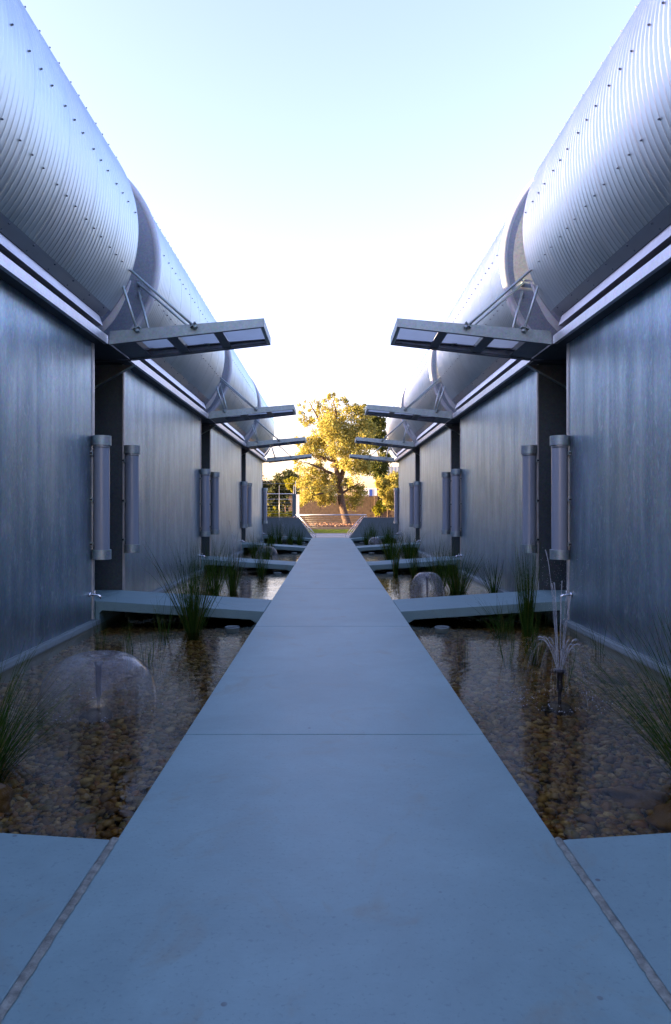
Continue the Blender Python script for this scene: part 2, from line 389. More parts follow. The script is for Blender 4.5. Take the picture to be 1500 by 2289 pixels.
# ------------------------------------------------------------------ ramps (concrete bridges from the path to each doorway)
def ramp_fn(e, far=GAP-.06, lowleg=True):
    def fn(mb):
        x0 = e+.006; p = [(x0, -.001), (2.985, .135), (2.985, -.33), (2.935, -.33), (2.935, -.02), (2.90, .012), (x0+.17, -.105), (x0+.10, -.15), (x0+.10, -.33), (x0, -.33)]
        mb.prism_y(p, 0.0, far)
    return fn
for n in range(-1, 4):
    for sx in (-1, 1):
        e = abs(PW[0]) if sx < 0 else PW[1]
        if n == -1: e += .022
        r = thing('entry_ramp', (0, D[n]+.02, 0),
                  {-1: 'low concrete entry slab filling the bottom %s corner beside the path',
                   0: 'nearest concrete footbridge spanning the pond on the %s of the path',
                   1: 'second concrete footbridge over the %s pond, behind the nearest one',
                   2: 'third concrete footbridge over the %s pond, partly behind rushes',
                   3: 'farthest concrete footbridge on the %s, against the low end wall'}[n] % SIDE[sx], 'footbridge', 'concrete ramps from the path to the doorways')
        far = .72 if n == 3 else 1.14
        part('deck', r, M['ramp'], ('ramp', e, far), ramp_fn(e, far), sx, bevel=.006)
        part('cut_off_wall', r, M['ramp'], ('cow', e, far), lambda mb: mb.prism_y([(e+.108, -.33), (e+.108, -.118), (2.93, -.002), (2.93, -.33)], far-.09, far-.012), sx)
        part('floor_slab', r, M['ramp'], ('rampin',), lambda mb: mb.box(2.988, 4.3, -.02, 1.17, -.3, .134), sx)

# ------------------------------------------------------------------ pods
LEN = PITCH-GAP                       # wall length
def arc_band(mb, prof, th0, th1, n):  # prof: list of (radius, y)
    vs, fs = [], []; m = len(prof)
    for i in range(n+1):
        t = R(th0+(th1-th0)*i/n); c, s_ = math.cos(t), math.sin(t)
        vs += [(BX-r*c, y, BZ+r*s_) for r, y in prof]
    for i in range(n):
        for j in range(m-1): fs.append((i*m+j, i*m+j+1, (i+1)*m+j+1, (i+1)*m+j))
    mb.add(vs, fs, True)
NP, PWID = 8, (LEN+.20)/8
def panel_fn(mb):
    pitch = PWID/10; prof = []
    for k in range(10):
        for f, h in ((0, 0), (.05, 0), (.66, 0), (.70, .0004), (.75, .0045), (.81, .0060), (.87, .0045), (.92, .0004)):
            prof.append((BR-.01+h, k*pitch+f*pitch))
    prof += [(BR-.007, PWID-.009), (BR-.002, PWID-.007), (BR-.002, PWID-.0015), (BR-.03, PWID-.001)]
    arc_band(mb, prof, -38, 218, 84)
def screws_fn(mb):
    for th in (-18.8, 6.6, 32, 57.4, 82.8, 108.2, 133.6):
        for y in (.155, .385, .635):
            y = (round(y/(PWID/10)-.78)+.78)*PWID/10
            t = R(th); c, s_ = math.cos(t), math.sin(t)
            base = Vector((BX-BR*c, y, BZ+BR*s_)); nrm = Vector((-c, 0, s_))
            mb.tube([base-nrm*.002, base+nrm*.003], .0095, 8); mb.tube([base+nrm*.003, base+nrm*.010], .006, 6)
def rim_fn(y, d):   # rolled rim at a barrel end, facing -d
    def fn(mb):
        prof = []
        for k in range(9):
            a = math.pi*k/8
            prof.append((1.655+.048*math.cos(a), y-d*(.0+.022*math.sin(a))))
        prof = [(1.703, y+d*.06)]+prof+[(1.607, y+d*.05)]
        arc_band(mb, prof, -52, 232, 84)
    return fn
def plate_fn(y0, y1):
    def fn(mb):
        pts = []
        for i in range(61):
            t = R(-59+298*i/60); pts.append((BX-1.615*math.cos(t), BZ+1.615*math.sin(t)))
        mb.prism_y(pts, y0, y1)
    return fn
def pod(n, sx):
    y0, y1 = -LEN, 0.0                 # local y, far wall end at 0
    # extents of the barrel
    b0 = y0-.10; b1 = y1+.10
    label = {-1: 'metal pod building beside and behind the viewpoint on the %s',
             0: 'nearest metal clad pod on the %s, its corrugated barrel roof cut by the photo edge',
             1: 'second barrel roofed metal pod on the %s, between first and second canopies',
             2: 'third barrel roofed metal pod along the %s, between second and third canopies',
             3: 'farthest barrel roofed metal pod on the %s, ending beside the low end wall'}[n] % SIDE[sx]
    P = thing('pod_building', (0, D[n], 0), label, 'building', 'barrel roofed pods lining the ponds')
    P_ = lambda nm, mat, key, fn, **k: part(nm, P, M[mat], key, fn, sx, **k)
    P_('wall', 'wall', 'wall', lambda m: m.box(WX, WX+.03, y0+.075, y1-.075, -.09, 3.395), bevel=.002)
    P_('core', 'dark', 'core', lambda m: m.box(WX+.032, 5.24, y0+.02, y1-.02, -.3, 3.39))
    P_('rear_wall', 'wall', 'rear', lambda m: m.box(5.242, 5.28, y0, y1, -.3, 3.395))
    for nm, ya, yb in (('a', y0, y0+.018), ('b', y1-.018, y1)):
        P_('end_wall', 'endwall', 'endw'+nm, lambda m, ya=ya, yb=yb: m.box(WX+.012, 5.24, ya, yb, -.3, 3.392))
    for nm, ya, yb in (('a', y0-.004, y0+.072), ('b', y1-.072, y1+.004)):
        P_('corner_trim', 'trim', 'trim'+nm, lambda m, ya=ya, yb=yb: m.box(WX-.010, WX+.012, ya, yb, -.09, 3.393), bevel=.003)
        P_('trim_lip', 'trim', 'tlip'+nm, lambda m, ya=ya, yb=yb: m.box(WX-.014, WX-.010, ya+.02, ya+.03, -.088, 3.39))
    P_('kerb', 'kerb', 'kerb', lambda m: m.prism_y([(WX-.005, -.33), (WX-.085, -.33), (WX-.085, -.135), (WX-.075, -.10), (WX-.030, -.097), (WX-.028, -.088), (WX-.005, -.088)], y0-.01, y1+.018))
    # roof edge
    f0 = y0-(GAP-1.02)
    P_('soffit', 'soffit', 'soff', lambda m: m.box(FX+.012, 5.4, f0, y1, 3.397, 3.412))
    P_('fascia', 'fascia', 'fasc', lambda m: m.prism_y([(FX, 3.39), (FX, 3.495), (FX+.045, 3.502), (FX+.045, 3.496), (FX+.008, 3.488), (FX+.008, 3.398), (FX+.05, 3.396), (FX+.05, 3.39)], f0, y1-.002))
    P_('roof_deck', 'dark', 'deck', lambda m: m.box(WX+.03, 5.25, y0+.03, y1-.03, 3.414, 3.75))
    P_('gutter', 'gutter', 'gut', lambda m: m.prism_y([(2.866, 3.606), (2.910, 3.735), (2.925, 3.735), (2.882, 3.618), (3.03, 3.618), (3.03, 3.606)], y0+.02, y1-.06))
    def fl(m):
        t = R(-38.5); bx, bz = BX-(BR+.012)*math.cos(t), BZ+(BR+.012)*math.sin(t)
        m.prism_y([(bx-.004, bz+.012), (2.897, 3.742), (2.897, 3.732), (bx+.012, bz-.004)], y0-.06, y1+.02)
    P_('flashing', 'flash', 'flash', fl)
    def fs(m):
        t = R(-38.5); a = Vector((BX-(BR+.012)*math.cos(t)-.004, 0, BZ+(BR+.012)*math.sin(t)+.01)); b = Vector((2.897, 0, 3.742))
        nr = Vector((-(a.z-b.z), 0, (a.x-b.x))).normalized()
        if nr.x > 0: nr = -nr
        for i in range(12):
            for f in (.18, .85):
                p = a.lerp(b, f); p.y = y0+.25+i*.5+(.0 if f < .5 else -.03)
                m.tube([p-nr*.002, p+nr*.009], .010, 7)
    fo = P_('flashing_screws', 'screw', 'fscr', fs, kind='stuff')
    fo.parent = [c for c in P.children if c.name.startswith('flashing') and 'screw' not in c.name][0]
    for k in range(NP):
        o = P_('roof_panel', 'roof', 'panel', panel_fn, loc=(0, b0+k*PWID, 0), recalc=False)
        part('screws', o, M['screw'], 'screws', screws_fn, sx, kind='stuff')
    P_('barrel_lining', 'dark', 'lin', lambda m: arc_band(m, [(1.645, b0+.08), (1.645, b1-.06)], -60, 240, 60), recalc=False)
    P_('end_rim', 'rim', 'rim0', rim_fn(b0, 1), recalc=False)
    P_('end_plate', 'plate', 'plate0', plate_fn(b0-.010, b0+.02))
    P_('end_plate', 'plate', 'plate1', plate_fn(b1-.05, b1-.035))
    P_('lower_end_plate', 'plate', 'lep0', lambda m: m.box(2.93, 5.3, b0+.055, b0+.065, 3.414, 3.80))
    P_('lower_end_plate', 'plate', 'lep1', lambda m: m.box(3.0, 5.3, y1-.028, y1-.018, 3.414, 3.80))
    # flared closing strap at the lower far end of the barrel
    def strap(m):
        vs, fs_ = [], []
        for i in range(13):
            f = i/12; t = R(-22-30*f); r0 = 1.69; r1 = 1.70+.075*min(1, f*1.6)
            for rr, yy in ((r0, y1+.106), (r1, y1+.118), (r1, y1+.130), (r0, y1+.13)):
                vs.append((BX-rr*math.cos(t), yy, BZ+rr*math.sin(t)))
            if i:
                for q in range(4): fs_.append((4*(i-1)+q, 4*(i-1)+(q+1) % 4, 4*i+(q+1) % 4, 4*i+q))
        m.add(vs, fs_)
    P_('closing_strap', 'rim', 'strap', strap)
    # triangular gusset at the near end, in the doorway
    P_('gusset', 'frame', 'guss', lambda m: m.prism_y([(FX+.01, 3.38), (3.5, 3.38), (3.5, 3.02), (3.44, 3.02)], y0-.015, y0-.003))
    def fl2(m):
        a, b = Vector((FX-.005, 0, 3.385)), Vector((3.46, 0, 3.02)); d = (b-a).normalized(); nn = Vector((d.z, 0, -d.x)) if d.x > 0 else Vector((-d.z, 0, d.x))
        if nn.z > 0: nn = -nn
        q = [a, b, b+nn*.012, a+nn*.012]; m.prism_y([(v.x, v.z) for v in q], y0-.075, y0-.003)
    P_('gusset_flange', 'galv', 'gfl', fl2)
    return P
for n in range(-1, 4):
    for sx in (-1, 1): pod(n, sx)

# doorway lobbies joining the pods
for n in range(-1, 4):
    for sx in (-1, 1):
        L = thing('doorway_lobby', (0, D[n], 0), '%s dark recessed doorway between pods on the %s' % ({-1: 'closest, outside the picture'}.get(n, ORD[n]), SIDE[sx]), 'doorway', 'recessed doorways between the pods')
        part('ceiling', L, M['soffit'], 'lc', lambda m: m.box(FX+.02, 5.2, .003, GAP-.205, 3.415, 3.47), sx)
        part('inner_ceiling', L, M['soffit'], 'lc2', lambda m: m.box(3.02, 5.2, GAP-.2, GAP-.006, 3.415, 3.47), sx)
        part('door_frame', L, M['frame'], 'ldf', lambda m: [m.box(4.2, 4.28, .004, .08, .135, 3.41), m.box(4.2, 4.28, GAP-.08, GAP-.004, .135, 3.41), m.box(4.2, 4.28, .08, GAP-.08, 2.3, 2.4), m.box(4.2, 4.28, .08, GAP-.08, .135, .2)], sx)
        part('door_glass', L, M['doorglass'], 'ldg', lambda m: m.box(4.23, 4.25, .08, GAP-.08, .2, 3.41), sx)
        part('door_handle', L, M['chrome'], 'ldh', lambda m: m.tube([(4.17, .2, 1.0), (4.17, .2, 1.5)], .015), sx)
        if sx < 0: part('tall_sun_block', L, M['plate'], 'lfl', lambda m: m.box(3.65, 4.65, .64, GAP-.14, 5.254, 6.6), sx)  # unseen box added to keep the sun off the left end plates
        part('sun_block', L, M['plate'], 'lph', lambda m: m.box(3.7, 4.9, .12, GAP-.12, 3.474, 5.25), sx)  # hidden mass added in the gap, its height limits where sun reaches the plates

# ------------------------------------------------------------------ canopies
def zbot(x): return 3.39+(FX-.02-x)/(FX-.02-.856)*.22
def ztop(x): return 3.555+(FX-.02-x)/(FX-.02-.856)*.165
XI, XO = FX-.02, .856
def beam(y0, y1):
    def fn(m):
        m.prism_y([(XI, zbot(XI)), (XI, ztop(XI)), (XO, ztop(XO)), (XO, zbot(XO))], y0, y1)
    return fn
def canopy(n, sx):
    label = {-1: 'steel entrance canopy above and behind the viewpoint on the %s',
             0: 'nearest and largest steel canopy with lilac panes on the %s',
             1: 'second steel canopy on the %s, smaller and just beyond the nearest',
             2: 'third steel canopy down the %s row, before the tree',
             3: 'farthest and smallest steel canopy on the %s'}[n] % SIDE[sx]
    C = thing('door_canopy', (0, D[n], 0), label, 'canopy', 'steel canopies over the doorways')
    P_ = lambda nm, mat, key, fn, **k: part(nm, C, M[mat], key, fn, sx, **k)
    Y1 = .98
    P_('beam', 'galv', 'cbn', beam(0, .012), bevel=.0015)
    def fl(y0, y1, top):
        def fn(m):
            q = .012
            if top: m.prism_y([(XI, ztop(XI)-q-.03), (XI, ztop(XI)-.03), (XO+.06, ztop(XO)-.03), (XO+.06, ztop(XO)-q-.03)], y0, y1)
            else: m.prism_y([(XI, zbot(XI)+.001), (XI, zbot(XI)+q), (XO, zbot(XO)+q), (XO, zbot(XO)+.001)], y0, y1)
        return fn
    P_('beam_flange', 'frame', 'cf1', fl(.014, .055, False))
    P_('beam', 'frame', 'cbf', beam(Y1-.012, Y1))
    P_('beam_flange', 'frame', 'cf2', fl(Y1-.085, Y1-.014, False))
    P_('beam_flange', 'frame', 'cf3', fl(Y1-.06, Y1-.014, True))
    P_('end_channel', 'galv', 'cec', lambda m: [m.prism_y([(XO-.012, zbot(XO)), (XO-.012, ztop(XO)), (XO-.001, ztop(XO)), (XO-.001, zbot(XO))], .0, Y1),
                                               m.prism_y([(XO, zbot(XO)+.001), (XO, zbot(XO)+.01), (XO+.035, zbot(XO)+.006), (XO+.035, zbot(XO)-.003)], .056, Y1-.086)], bevel=.001)
    for k, (xa, xb) in enumerate(((1.385, 1.50), (1.965, 2.10))):
        P_('cross_beam', 'frame', 'ccb%d' % k, lambda m, xa=xa, xb=xb: [m.prism_y([(xa, zbot(xa)+.014), (xa, zbot(xa)+.024), (xb, zbot(xb)+.024), (xb, zbot(xb)+.014)], .014, Y1-.014),
              m.prism_y([((xa+xb)/2-.006, zbot(xa)+.025), ((xa+xb)/2-.006, ztop(xa)-.05), ((xa+xb)/2+.006, ztop(xa)-.052), ((xa+xb)/2+.006, zbot(xa)+.022)], .014, Y1-.014)])
    P_('inner_plate', 'frame', 'cip', lambda m: m.prism_y([(2.5, zbot(2.5)+.014), (2.5, zbot(2.5)+.022), (XI, zbot(XI)+.022), (XI, zbot(XI)+.014)], .014, Y1-.014))
    for k, (xa, xb) in enumerate(((.90, 1.385), (1.50, 1.965), (2.10, 2.50))):
        P_('pane', 'glass', 'cgl%d' % k, lambda m, xa=xa, xb=xb: m.prism_y([(xa-.01, ztop(xa)-.028), (xa-.01, ztop(xa)-.020), (xb+.04, ztop(xb)-.020), (xb+.04, ztop(xb)-.028)], .016, Y1-.016))
        P_('bearer', 'frame', 'cbr%d' % k, lambda m, xa=xa, xb=xb: m.prism_y([(xa+.02, zbot(xa)+.03), (xa+.02, zbot(xa)+.055), (xb-.02, zbot(xb)+.055), (xb-.02, zbot(xb)+.03)], Y1-.05, Y1-.014))
    # tie rods with pins, near pair and far pair
    for k, (a, b) in enumerate((((1.73, -.03, 3.615), (2.72, .085, 4.50)), ((2.45, -.03, 3.575), (2.735, .085, 4.40)),
                                ((1.73, Y1-.04, 3.64), (2.74, 1.035, 4.51)), ((2.50, Y1-.04, 3.60), (2.72, 1.035, 4.38)))):
        rod = P_('tie_rod', 'galv', 'crd%d' % k, lambda m, a=a, b=b: m.tube([a, b], .0165, 12))
        def pin(m, a=a, b=b):
            v = (Vector(b)-Vector(a)).normalized(); p = Vector(a)
            m.tube([p-v*.045, p-v*.005], .03, 6); m.tube([p+Vector((0, -.03, 0)), p+Vector((0, .04, 0))], .012, 8)
            u = Vector((-v.z, 0, v.x)); q = p+v*.004
            m.add([tuple(q+u*i*.05+Vector((0, j*.05, 0))+v*h) for h in (0, .009) for i, j in ((-1, -1), (1, -1), (1, 1), (-1, 1))],
                  [(0, 1, 2, 3), (7, 6, 5, 4), (0, 4, 5, 1), (1, 5, 6, 2), (2, 6, 7, 3), (3, 7, 4, 0)])
        part('pin', rod, M['galv'], 'crp%d' % k, pin, sx)
    def brk(yy, d):
        def fn(m):
            pts = []
            for cz, t0 in ((4.585, 0), (4.325, 180)):
                for i in range(9): t = R(t0+180*i/8); pts.append((2.735+.062*math.cos(t), cz+.062*math.sin(t)))
            m.prism_y(pts, yy-.009, yy)
        return fn
    def studs(yy, d):
        def fn(m):
            for dx, dz in ((-.035, .12), (.035, .12), (-.035, -.12), (.035, -.12)):
                m.tube([(2.735+dx, yy, 4.455+dz), (2.735+dx, yy+d*.022, 4.455+dz)], .011, 6)
            m.box(2.72, 2.75, min(yy, yy+d*.075), max(yy, yy+d*.075), 4.475, 4.535); m.box(2.705, 2.735, min(yy, yy+d*.075), max(yy, yy+d*.075), 4.35, 4.41)
        return fn
    if n < 3:
        b = P_('bracket_plate', 'galv', 'bk1', brk(GAP-.09, -1)); part('studs', b, M['galv'], 'bs1', studs(GAP-.10, -1), sx)
    b = P_('bracket_plate', 'galv', 'bk0', brk(.085+.009, 1)); part('studs', b, M['galv'], 'bs0', studs(.095, -1), sx)
    return C
for n in range(-1, 4):
    for sx in (-1, 1): canopy(n, sx)

# ------------------------------------------------------------------ wall lights and taps
def wall_light(y, sx, label):
    L = thing('wall_light', (sx*2.885, y, 0), label, 'wall light', 'tall tube wall lights')
    part('diffuser', L, M['lamp'], 'wld', lambda m: m.lathe([(.098, .79), (.098, 2.105)], 0, 0, 32), sx, recalc=False)
    part('collar', L, M['trim'], 'wlc', lambda m: m.lathe([(.1, 2.07), (.102, 2.07), (.102, 2.105), (.1, 2.105)], 0, 0, 32), sx)
    cap = lambda z0, z1: (lambda m: m.lathe_sharp([(.0, z0), (.116, z0), (.118, z0+.002), (.118, z1-.002), (.116, z1), (0, z1)]))
    part('top_cap', L, M['galv'], 'wlt', cap(2.10, 2.222), sx); part('bottom_cap', L, M['galv'], 'wlb', cap(.668, .79), sx)
    part('back_channel', L, M['frame'], 'wlk', lambda m: m.box(.085, .100, -.03, .03, .70, 2.19), sx)
    for z in (.86, 1.42, 2.0):
        part('bolt', L, M['black'], 'wlbt', lambda m: m.tube([(.10, -.055, 0), (.10, -.105, 0)], .013, 8), sx, loc=(0, 0, z))
        part('bracket', L, M['galv'], 'wlbk', lambda m: m.box(.08, .112, -.09, .02, -.025, .025), sx, loc=(0, 0, z))
for n in range(0, 4):
    for sx in (-1, 1):
        s = SIDE[sx]
        wall_light(D[n]-.045, sx, {0: 'largest tube wall light on the %s, at the near side of the first doorway', 1: 'tube wall light on the %s at the near side of the second doorway',
                                   2: 'tube wall light on the %s at the near side of the third doorway', 3: 'last tube wall light on the %s, against the bright background'}[n] % s)
        if n < 3:
            wall_light(D[n]+GAP+.05, sx, {0: 'tube wall light on the %s just beyond the first doorway', 1: 'tube wall light on the %s just beyond the second doorway',
                                          2: 'tube wall light on the %s just beyond the third doorway'}[n] % s)
        T = thing('wall_tap', (sx*2.99, D[n]-.16, .235), {0: 'nearest chrome wall tap on the %s pod above the footbridge', 1: 'second chrome wall tap low on the %s wall',
                  2: 'third chrome wall tap low on the %s wall', 3: 'farthest chrome wall tap on the %s wall end'}[n] % s, 'tap', 'chrome wall taps')
        part('flange', T, M['chrome'], 'tfl', lambda m: m.tube([(.008, 0, 0), (-.012, 0, 0)], .032, 16), sx)
        part('spout', T, M['chrome'], 'tsp', lambda m: m.tube([(-.01, 0, 0), (-.06, 0, 0), (-.10, 0, -.004), (-.125, 0, -.02), (-.13, 0, -.05)], [.013, .014, .013, .012, .013], 12), sx)
        part('handle', T, M['chrome'], 'thd', lambda m: [m.tube([(-.055, 0, .01), (-.055, 0, .04)], .009, 10), m.tube([(-.055, -.03, .043), (-.055, .03, .043)], .008, 8)], sx)

# ------------------------------------------------------------------ ponds
ico = {}
def icosphere(sub):
    if sub not in ico:
        bm = bmesh.new(); bmesh.ops.create_icosphere(bm, subdivisions=sub, radius=1)
        ico[sub] = (np.array([v.co[:] for v in bm.verts]), np.array([[v.index for v in f.verts] for f in bm.faces])); bm.free()
    return ico[sub]
def pebble_points(x0, x1, y0, y1, cell):
    cell *= 1.03; nx, ny = int((x1-x0)/cell), int((y1-y0)/cell)
    gx, gy = np.meshgrid(np.arange(nx), np.arange(ny)); gx = gx.ravel(); gy = gy.ravel()
    X = x0+(gx+.5+rng.uniform(-.45, .45, gx.size))*(x1-x0)/nx; Y = y0+(gy+.5+rng.uniform(-.45, .45, gx.size))*(y1-y0)/ny
    return X, Y
def pebbles_mesh(name, X, Y, size, sub, z):
    V0, F0 = icosphere(sub); n = len(X); nv = len(V0)
    s = size*rng.uniform(.58, 1.25, n)*np.where(rng.random(n) < .08, 1.35, 1); a = rng.uniform(0, 2*np.pi, n)
    sc = np.stack([s, s*rng.uniform(.6, .9, n), s*rng.uniform(.32, .5, n)], 1)
    V = V0[None]*(1+.10*rng.standard_normal((n, nv, 1)))*sc[:, None]
    tx = rng.uniform(-.3, .3, n); V[..., 2] += V[..., 0]*tx[:, None]
    c, s_ = np.cos(a)[:, None], np.sin(a)[:, None]
    P = np.stack([V[..., 0]*c-V[..., 1]*s_+X[:, None], V[..., 0]*s_+V[..., 1]*c+Y[:, None], V[..., 2]+z+rng.uniform(0, .018, n)[:, None]], -1)
    F = F0[None]+(np.arange(n)*nv)[:, None, None]
    return np_mesh(name, P.reshape(-1, 3), F.reshape(-1, 3), M['pebble'], True)
pebble_variants = []
V0, F0 = icosphere(2)
for k in range(10):
    sc = np.array([1, random.uniform(.62, .9), random.uniform(.34, .5)])
    d = 1+.12*np.sin(V0@rng.standard_normal(3)*2+k)[:, None]
    pebble_variants.append(np_mesh('pebble', V0*sc*d, F0, M['pebble'], True))
for sx in (-1, 1):
    e = abs(PW[0]) if sx < 0 else PW[1]
    bed = link('pond_bed', MB(sx).box(e, 2.99, D[-1]+1.1, PATH_END, -.33, BEDZ).mesh('pond_bed', M['bed']), kind='structure')
    def side(x): return x*sx
    x0, x1 = e+.015, 2.90
    # singly built pebbles in the nearest, largest band
    X, Y = pebble_points(x0, x1, 2.70, 3.14, .054)
    keep = np.where(X/Y < .56)[0][:300]
    for i in keep:
        o = link('pebble', pebble_variants[rng.integers(10)], bed); s = random.uniform(.021, .039)
        o.location = (X[i]*sx, Y[i], BEDZ+.014+random.uniform(0, .02)); o.scale = (s, s, s)
        o.rotation_euler = (random.uniform(-.35, .35), random.uniform(-.35, .35), random.uniform(0, 6.28))
    X, Y = pebble_points(x0, x1, 2.70, 3.14, .04)
    o = link('pebble_fill', pebbles_mesh('pebble_fill', X*sx, Y, .02, 1, BEDZ+.002), bed, kind='stuff')
    X, Y = pebble_points(x0, x1, 3.14, 5.6, .037)
    link('pebbles', pebbles_mesh('pebbles', X*sx, Y, .029, 1, BEDZ+.006), bed, kind='stuff')
    X, Y = pebble_points(x0, x1, 3.14, 9.8, .075); 
    link('pebbles', pebbles_mesh('pebbles', X*sx, Y, .04, 1, BEDZ+.008), bed, kind='stuff')
    X, Y = pebble_points(x0, x1, 5.6, 9.9, .046)
    link('pebbles', pebbles_mesh('pebbles', X*sx, Y, .033, 1, BEDZ+.006), bed, kind='stuff')
    X, Y = pebble_points(x0, x1, 9.9, 30.6, .10)
    link('pebbles', pebbles_mesh('pebbles', X*sx, Y, .065, 1, BEDZ+.006), bed, kind='stuff')
    xs = np.linspace(e, WX-.085, 40); y0w = D[-1]+1.17; ys = np.linspace(y0w, PATH_END-.04, 300)
    link('pond_water', MB(sx).add([(e, y0w, WATER), (WX-.084, y0w, WATER), (WX-.084, PATH_END-.04, WATER), (e, PATH_END-.04, WATER)], [(0, 1, 2, 3) if sx > 0 else (3, 2, 1, 0)]).mesh('pond_water', M['water'], recalc=False), kind='structure')

# boulders under the nearest rushes
def boulder(x, y, s, label, seed):
    V, F = icosphere(4); r = np.random.default_rng(seed)
    d = np.ones(len(V))
    for k in range(7): d += .07*np.sin(V@r.standard_normal(3)*(1.2+k*.7)+k)
    for k in range(5):
        nrm = r.standard_normal(3); nrm /= np.linalg.norm(nrm); q = V@nrm; d = np.where(q > .72, d*(.72/np.maximum(q, .01))**.8, d)
    o = link('boulder', np_mesh('boulder', V*d[:, None]*np.array(s), F, M['boulder'], True), label=label, category='rock', group='brown boulders in the ponds')
    o.location = (x, y, BEDZ+s[2]*.45); o.rotation_euler = (0, 0, seed)
boulder(1.70, 3.30, (.17, .12, .085), 'brown boulder underwater at the right edge, under the rushes', 3)
boulder(1.62, 3.62, (.14, .09, .07), 'dark rounded boulder behind the brown one at right edge', 9)
boulder(-1.78, 3.55, (.17, .12, .085), 'ochre boulder under the rushes at the left edge', 5)
boulder(2.45, 6.1, (.16, .11, .07), 'reddish boulder under water near the right wall', 6)
boulder(2.15, 6.4, (.13, .10, .06), 'small boulder left of the reddish one near the right wall', 8)

# ------------------------------------------------------------------ fountains
def stem(F, top, flare, key):
    def fn(m):
        z0 = WATER-.10
        m.lathe([(0, z0), (.045, z0), (.045, z0+.03), (.013, z0+.04), (.013, WATER+.05), (.021, WATER+.075), (.023, WATER+.10), (.021, WATER+.11), (.021, top-.07), (.024, top-.06), (.024, top-.035), (flare, top-.02), (flare, top), (0, top)], 0, 0, 20)
    part('nozzle', F, M['black'], key, fn)
    part('pump', F, M['black'], 'pump', lambda m: [m.lathe([(0, BEDZ), (.10, BEDZ), (.10, BEDZ+.05), (.07, BEDZ+.085), (0, BEDZ+.09)], 0, 0, 16), m.box(-.13, .05, -.05, .05, BEDZ, BEDZ+.05)])
def dome(x, y, r, h, label, stemtop):
    F = thing('dome_fountain', (x, y, 0), label, 'fountain', 'water bell fountains')
    stem(F, stemtop, .03, ('st', stemtop))
    def fn(m):
        prof = [(.028, stemtop)]
        for i in range(41):
            a = math.pi/2*i/40; rr = .03+(r-.03)*math.sin(a)**.85
            prof.append((rr, WATER+h*math.cos(a)**.85-.10*h*max(0, 1-rr/(r*.45))**2))
        n = 72; vs = []
        for r_, z in prof:
            for k in range(n):
                a = 2*math.pi*k/n; w = 1+.012*math.sin(7*a+r_*9)*r_/r
                vs.append((r_*w*math.cos(a), r_*w*math.sin(a), z))
        mm = len(prof)
        m.add(vs, [(i*n+k, i*n+(k+1) % n, (i+1)*n+(k+1) % n, (i+1)*n+k) for i in range(mm-1) for k in range(n)], True)
    part('water_bell', F, M['film'], ('bell', r, h), fn, recalc=False)
    foam(F, r, 90)
def foam(F, r, cnt):
    def fn(m):
        for k in range(cnt):
            a = random.uniform(0, 6.28); rr = r*random.gauss(1, .22); s = random.uniform(.0015, .0045)
            p = Vector((rr*math.cos(a), rr*math.sin(a), WATER+.001))
            m.add([tuple(p+Vector(q)*s) for q in ((1, 0, 0), (-1, 0, 0), (0, 1, 0), (0, -1, 0), (0, 0, 1))], [(0, 2, 4), (2, 1, 4), (1, 3, 4), (3, 0, 4)], True)
    part('bubbles', F, M['foam'], ('foam', r, random.random()), fn, kind='stuff')
def jets(x, y, htall, label, top=.08, sc=1.0):
    F = thing('jet_fountain', (x, y, 0), label, 'fountain', 'jet fountains')
    stem(F, top, .045, ('js', top))
    def arcpts(a, vr, vz, t1, n=16):
        g = 9.8; pts = []
        for i in range(n+1):
            t = t1*i/n; pts.append((math.cos(a)*(.02+vr*t), math.sin(a)*(.02+vr*t), top+vz*t-.5*g*t*t))
        return pts
    fan = []
    def low(m):
        for k in range(14):
            a = 2*math.pi*k/14+.1; hz = .22*sc*random.uniform(.85, 1.1); vz = math.sqrt(2*9.8*hz); tt = vz/9.8; vr = .52*sc*random.uniform(.8, 1.15)
            pts = arcpts(a, vr, vz, tt*1.12); fan.append((a, vr, vz, tt))
            m.tube(pts, [.0026+.00012*i for i in range(len(pts))], 6, False)
    def fall(m):
        for a, vr, vz, tt in fan:
            for j in range(3):
                aj = a+random.uniform(-.14, .14); v2 = vr*random.uniform(.85, 1.2); pts = arcpts(aj, v2, vz*random.uniform(.93, 1.03), tt*2.3, 28)[13:]
                m.tube(pts, [.0012+.00016*i for i in range(len(pts))], 5, False)
    def tall(m):
        for k in range(9):
            a = 2*math.pi*k/9+.4; hz = htall*(1 if k == 4 else random.uniform(.55, .78)); vz = math.sqrt(2*9.8*hz); tt = vz/9.8
            pts = arcpts(a, .24*sc*random.uniform(.5, 1.1), vz, tt*.9)
            m.tube(pts, [.0026+.0022*(i/16)**3 for i in range(len(pts))], 6, False)
    part('low_jets', F, M['jet'], ('lj', x, y), low, recalc=False)
    part('falling_water', F, M['mist'], ('fw', x, y), fall, recalc=False)
    part('tall_jets', F, M['jet'], ('tj', x, y), tall, recalc=False)
    def spray(m):
        for k in range(700):
            a = random.uniform(0, 6.28)
            if random.random() < .45: rr, z = random.uniform(.16, .34)*sc, top+random.uniform(-.2, .26)*sc
            else:
                f = random.random(); rr, z = random.gauss(.11, .05)*(.4+f), top+htall*(.35+.65*f)*random.uniform(.85, 1.03)
            s = random.uniform(.0010, .0022); p = Vector((rr*math.cos(a), rr*math.sin(a), z))
            m.add([tuple(p+Vector(q)*s) for q in ((1, 0, -.6), (-1, 0, -.6), (0, 1, -.6), (0, 0, 1.6))], [(0, 2, 3), (2, 1, 3), (1, 0, 3), (0, 1, 2)], True)
    part('spray', F, M['foam'], ('sp', x, y), spray, kind='stuff')
    foam(F, .3*sc, 160)
dome(-1.72, 5.06, .42, .385, 'large water bell fountain in the near left pond', .17)
jets(1.745, 5.2, .92, 'spraying jet fountain in the near right pond')
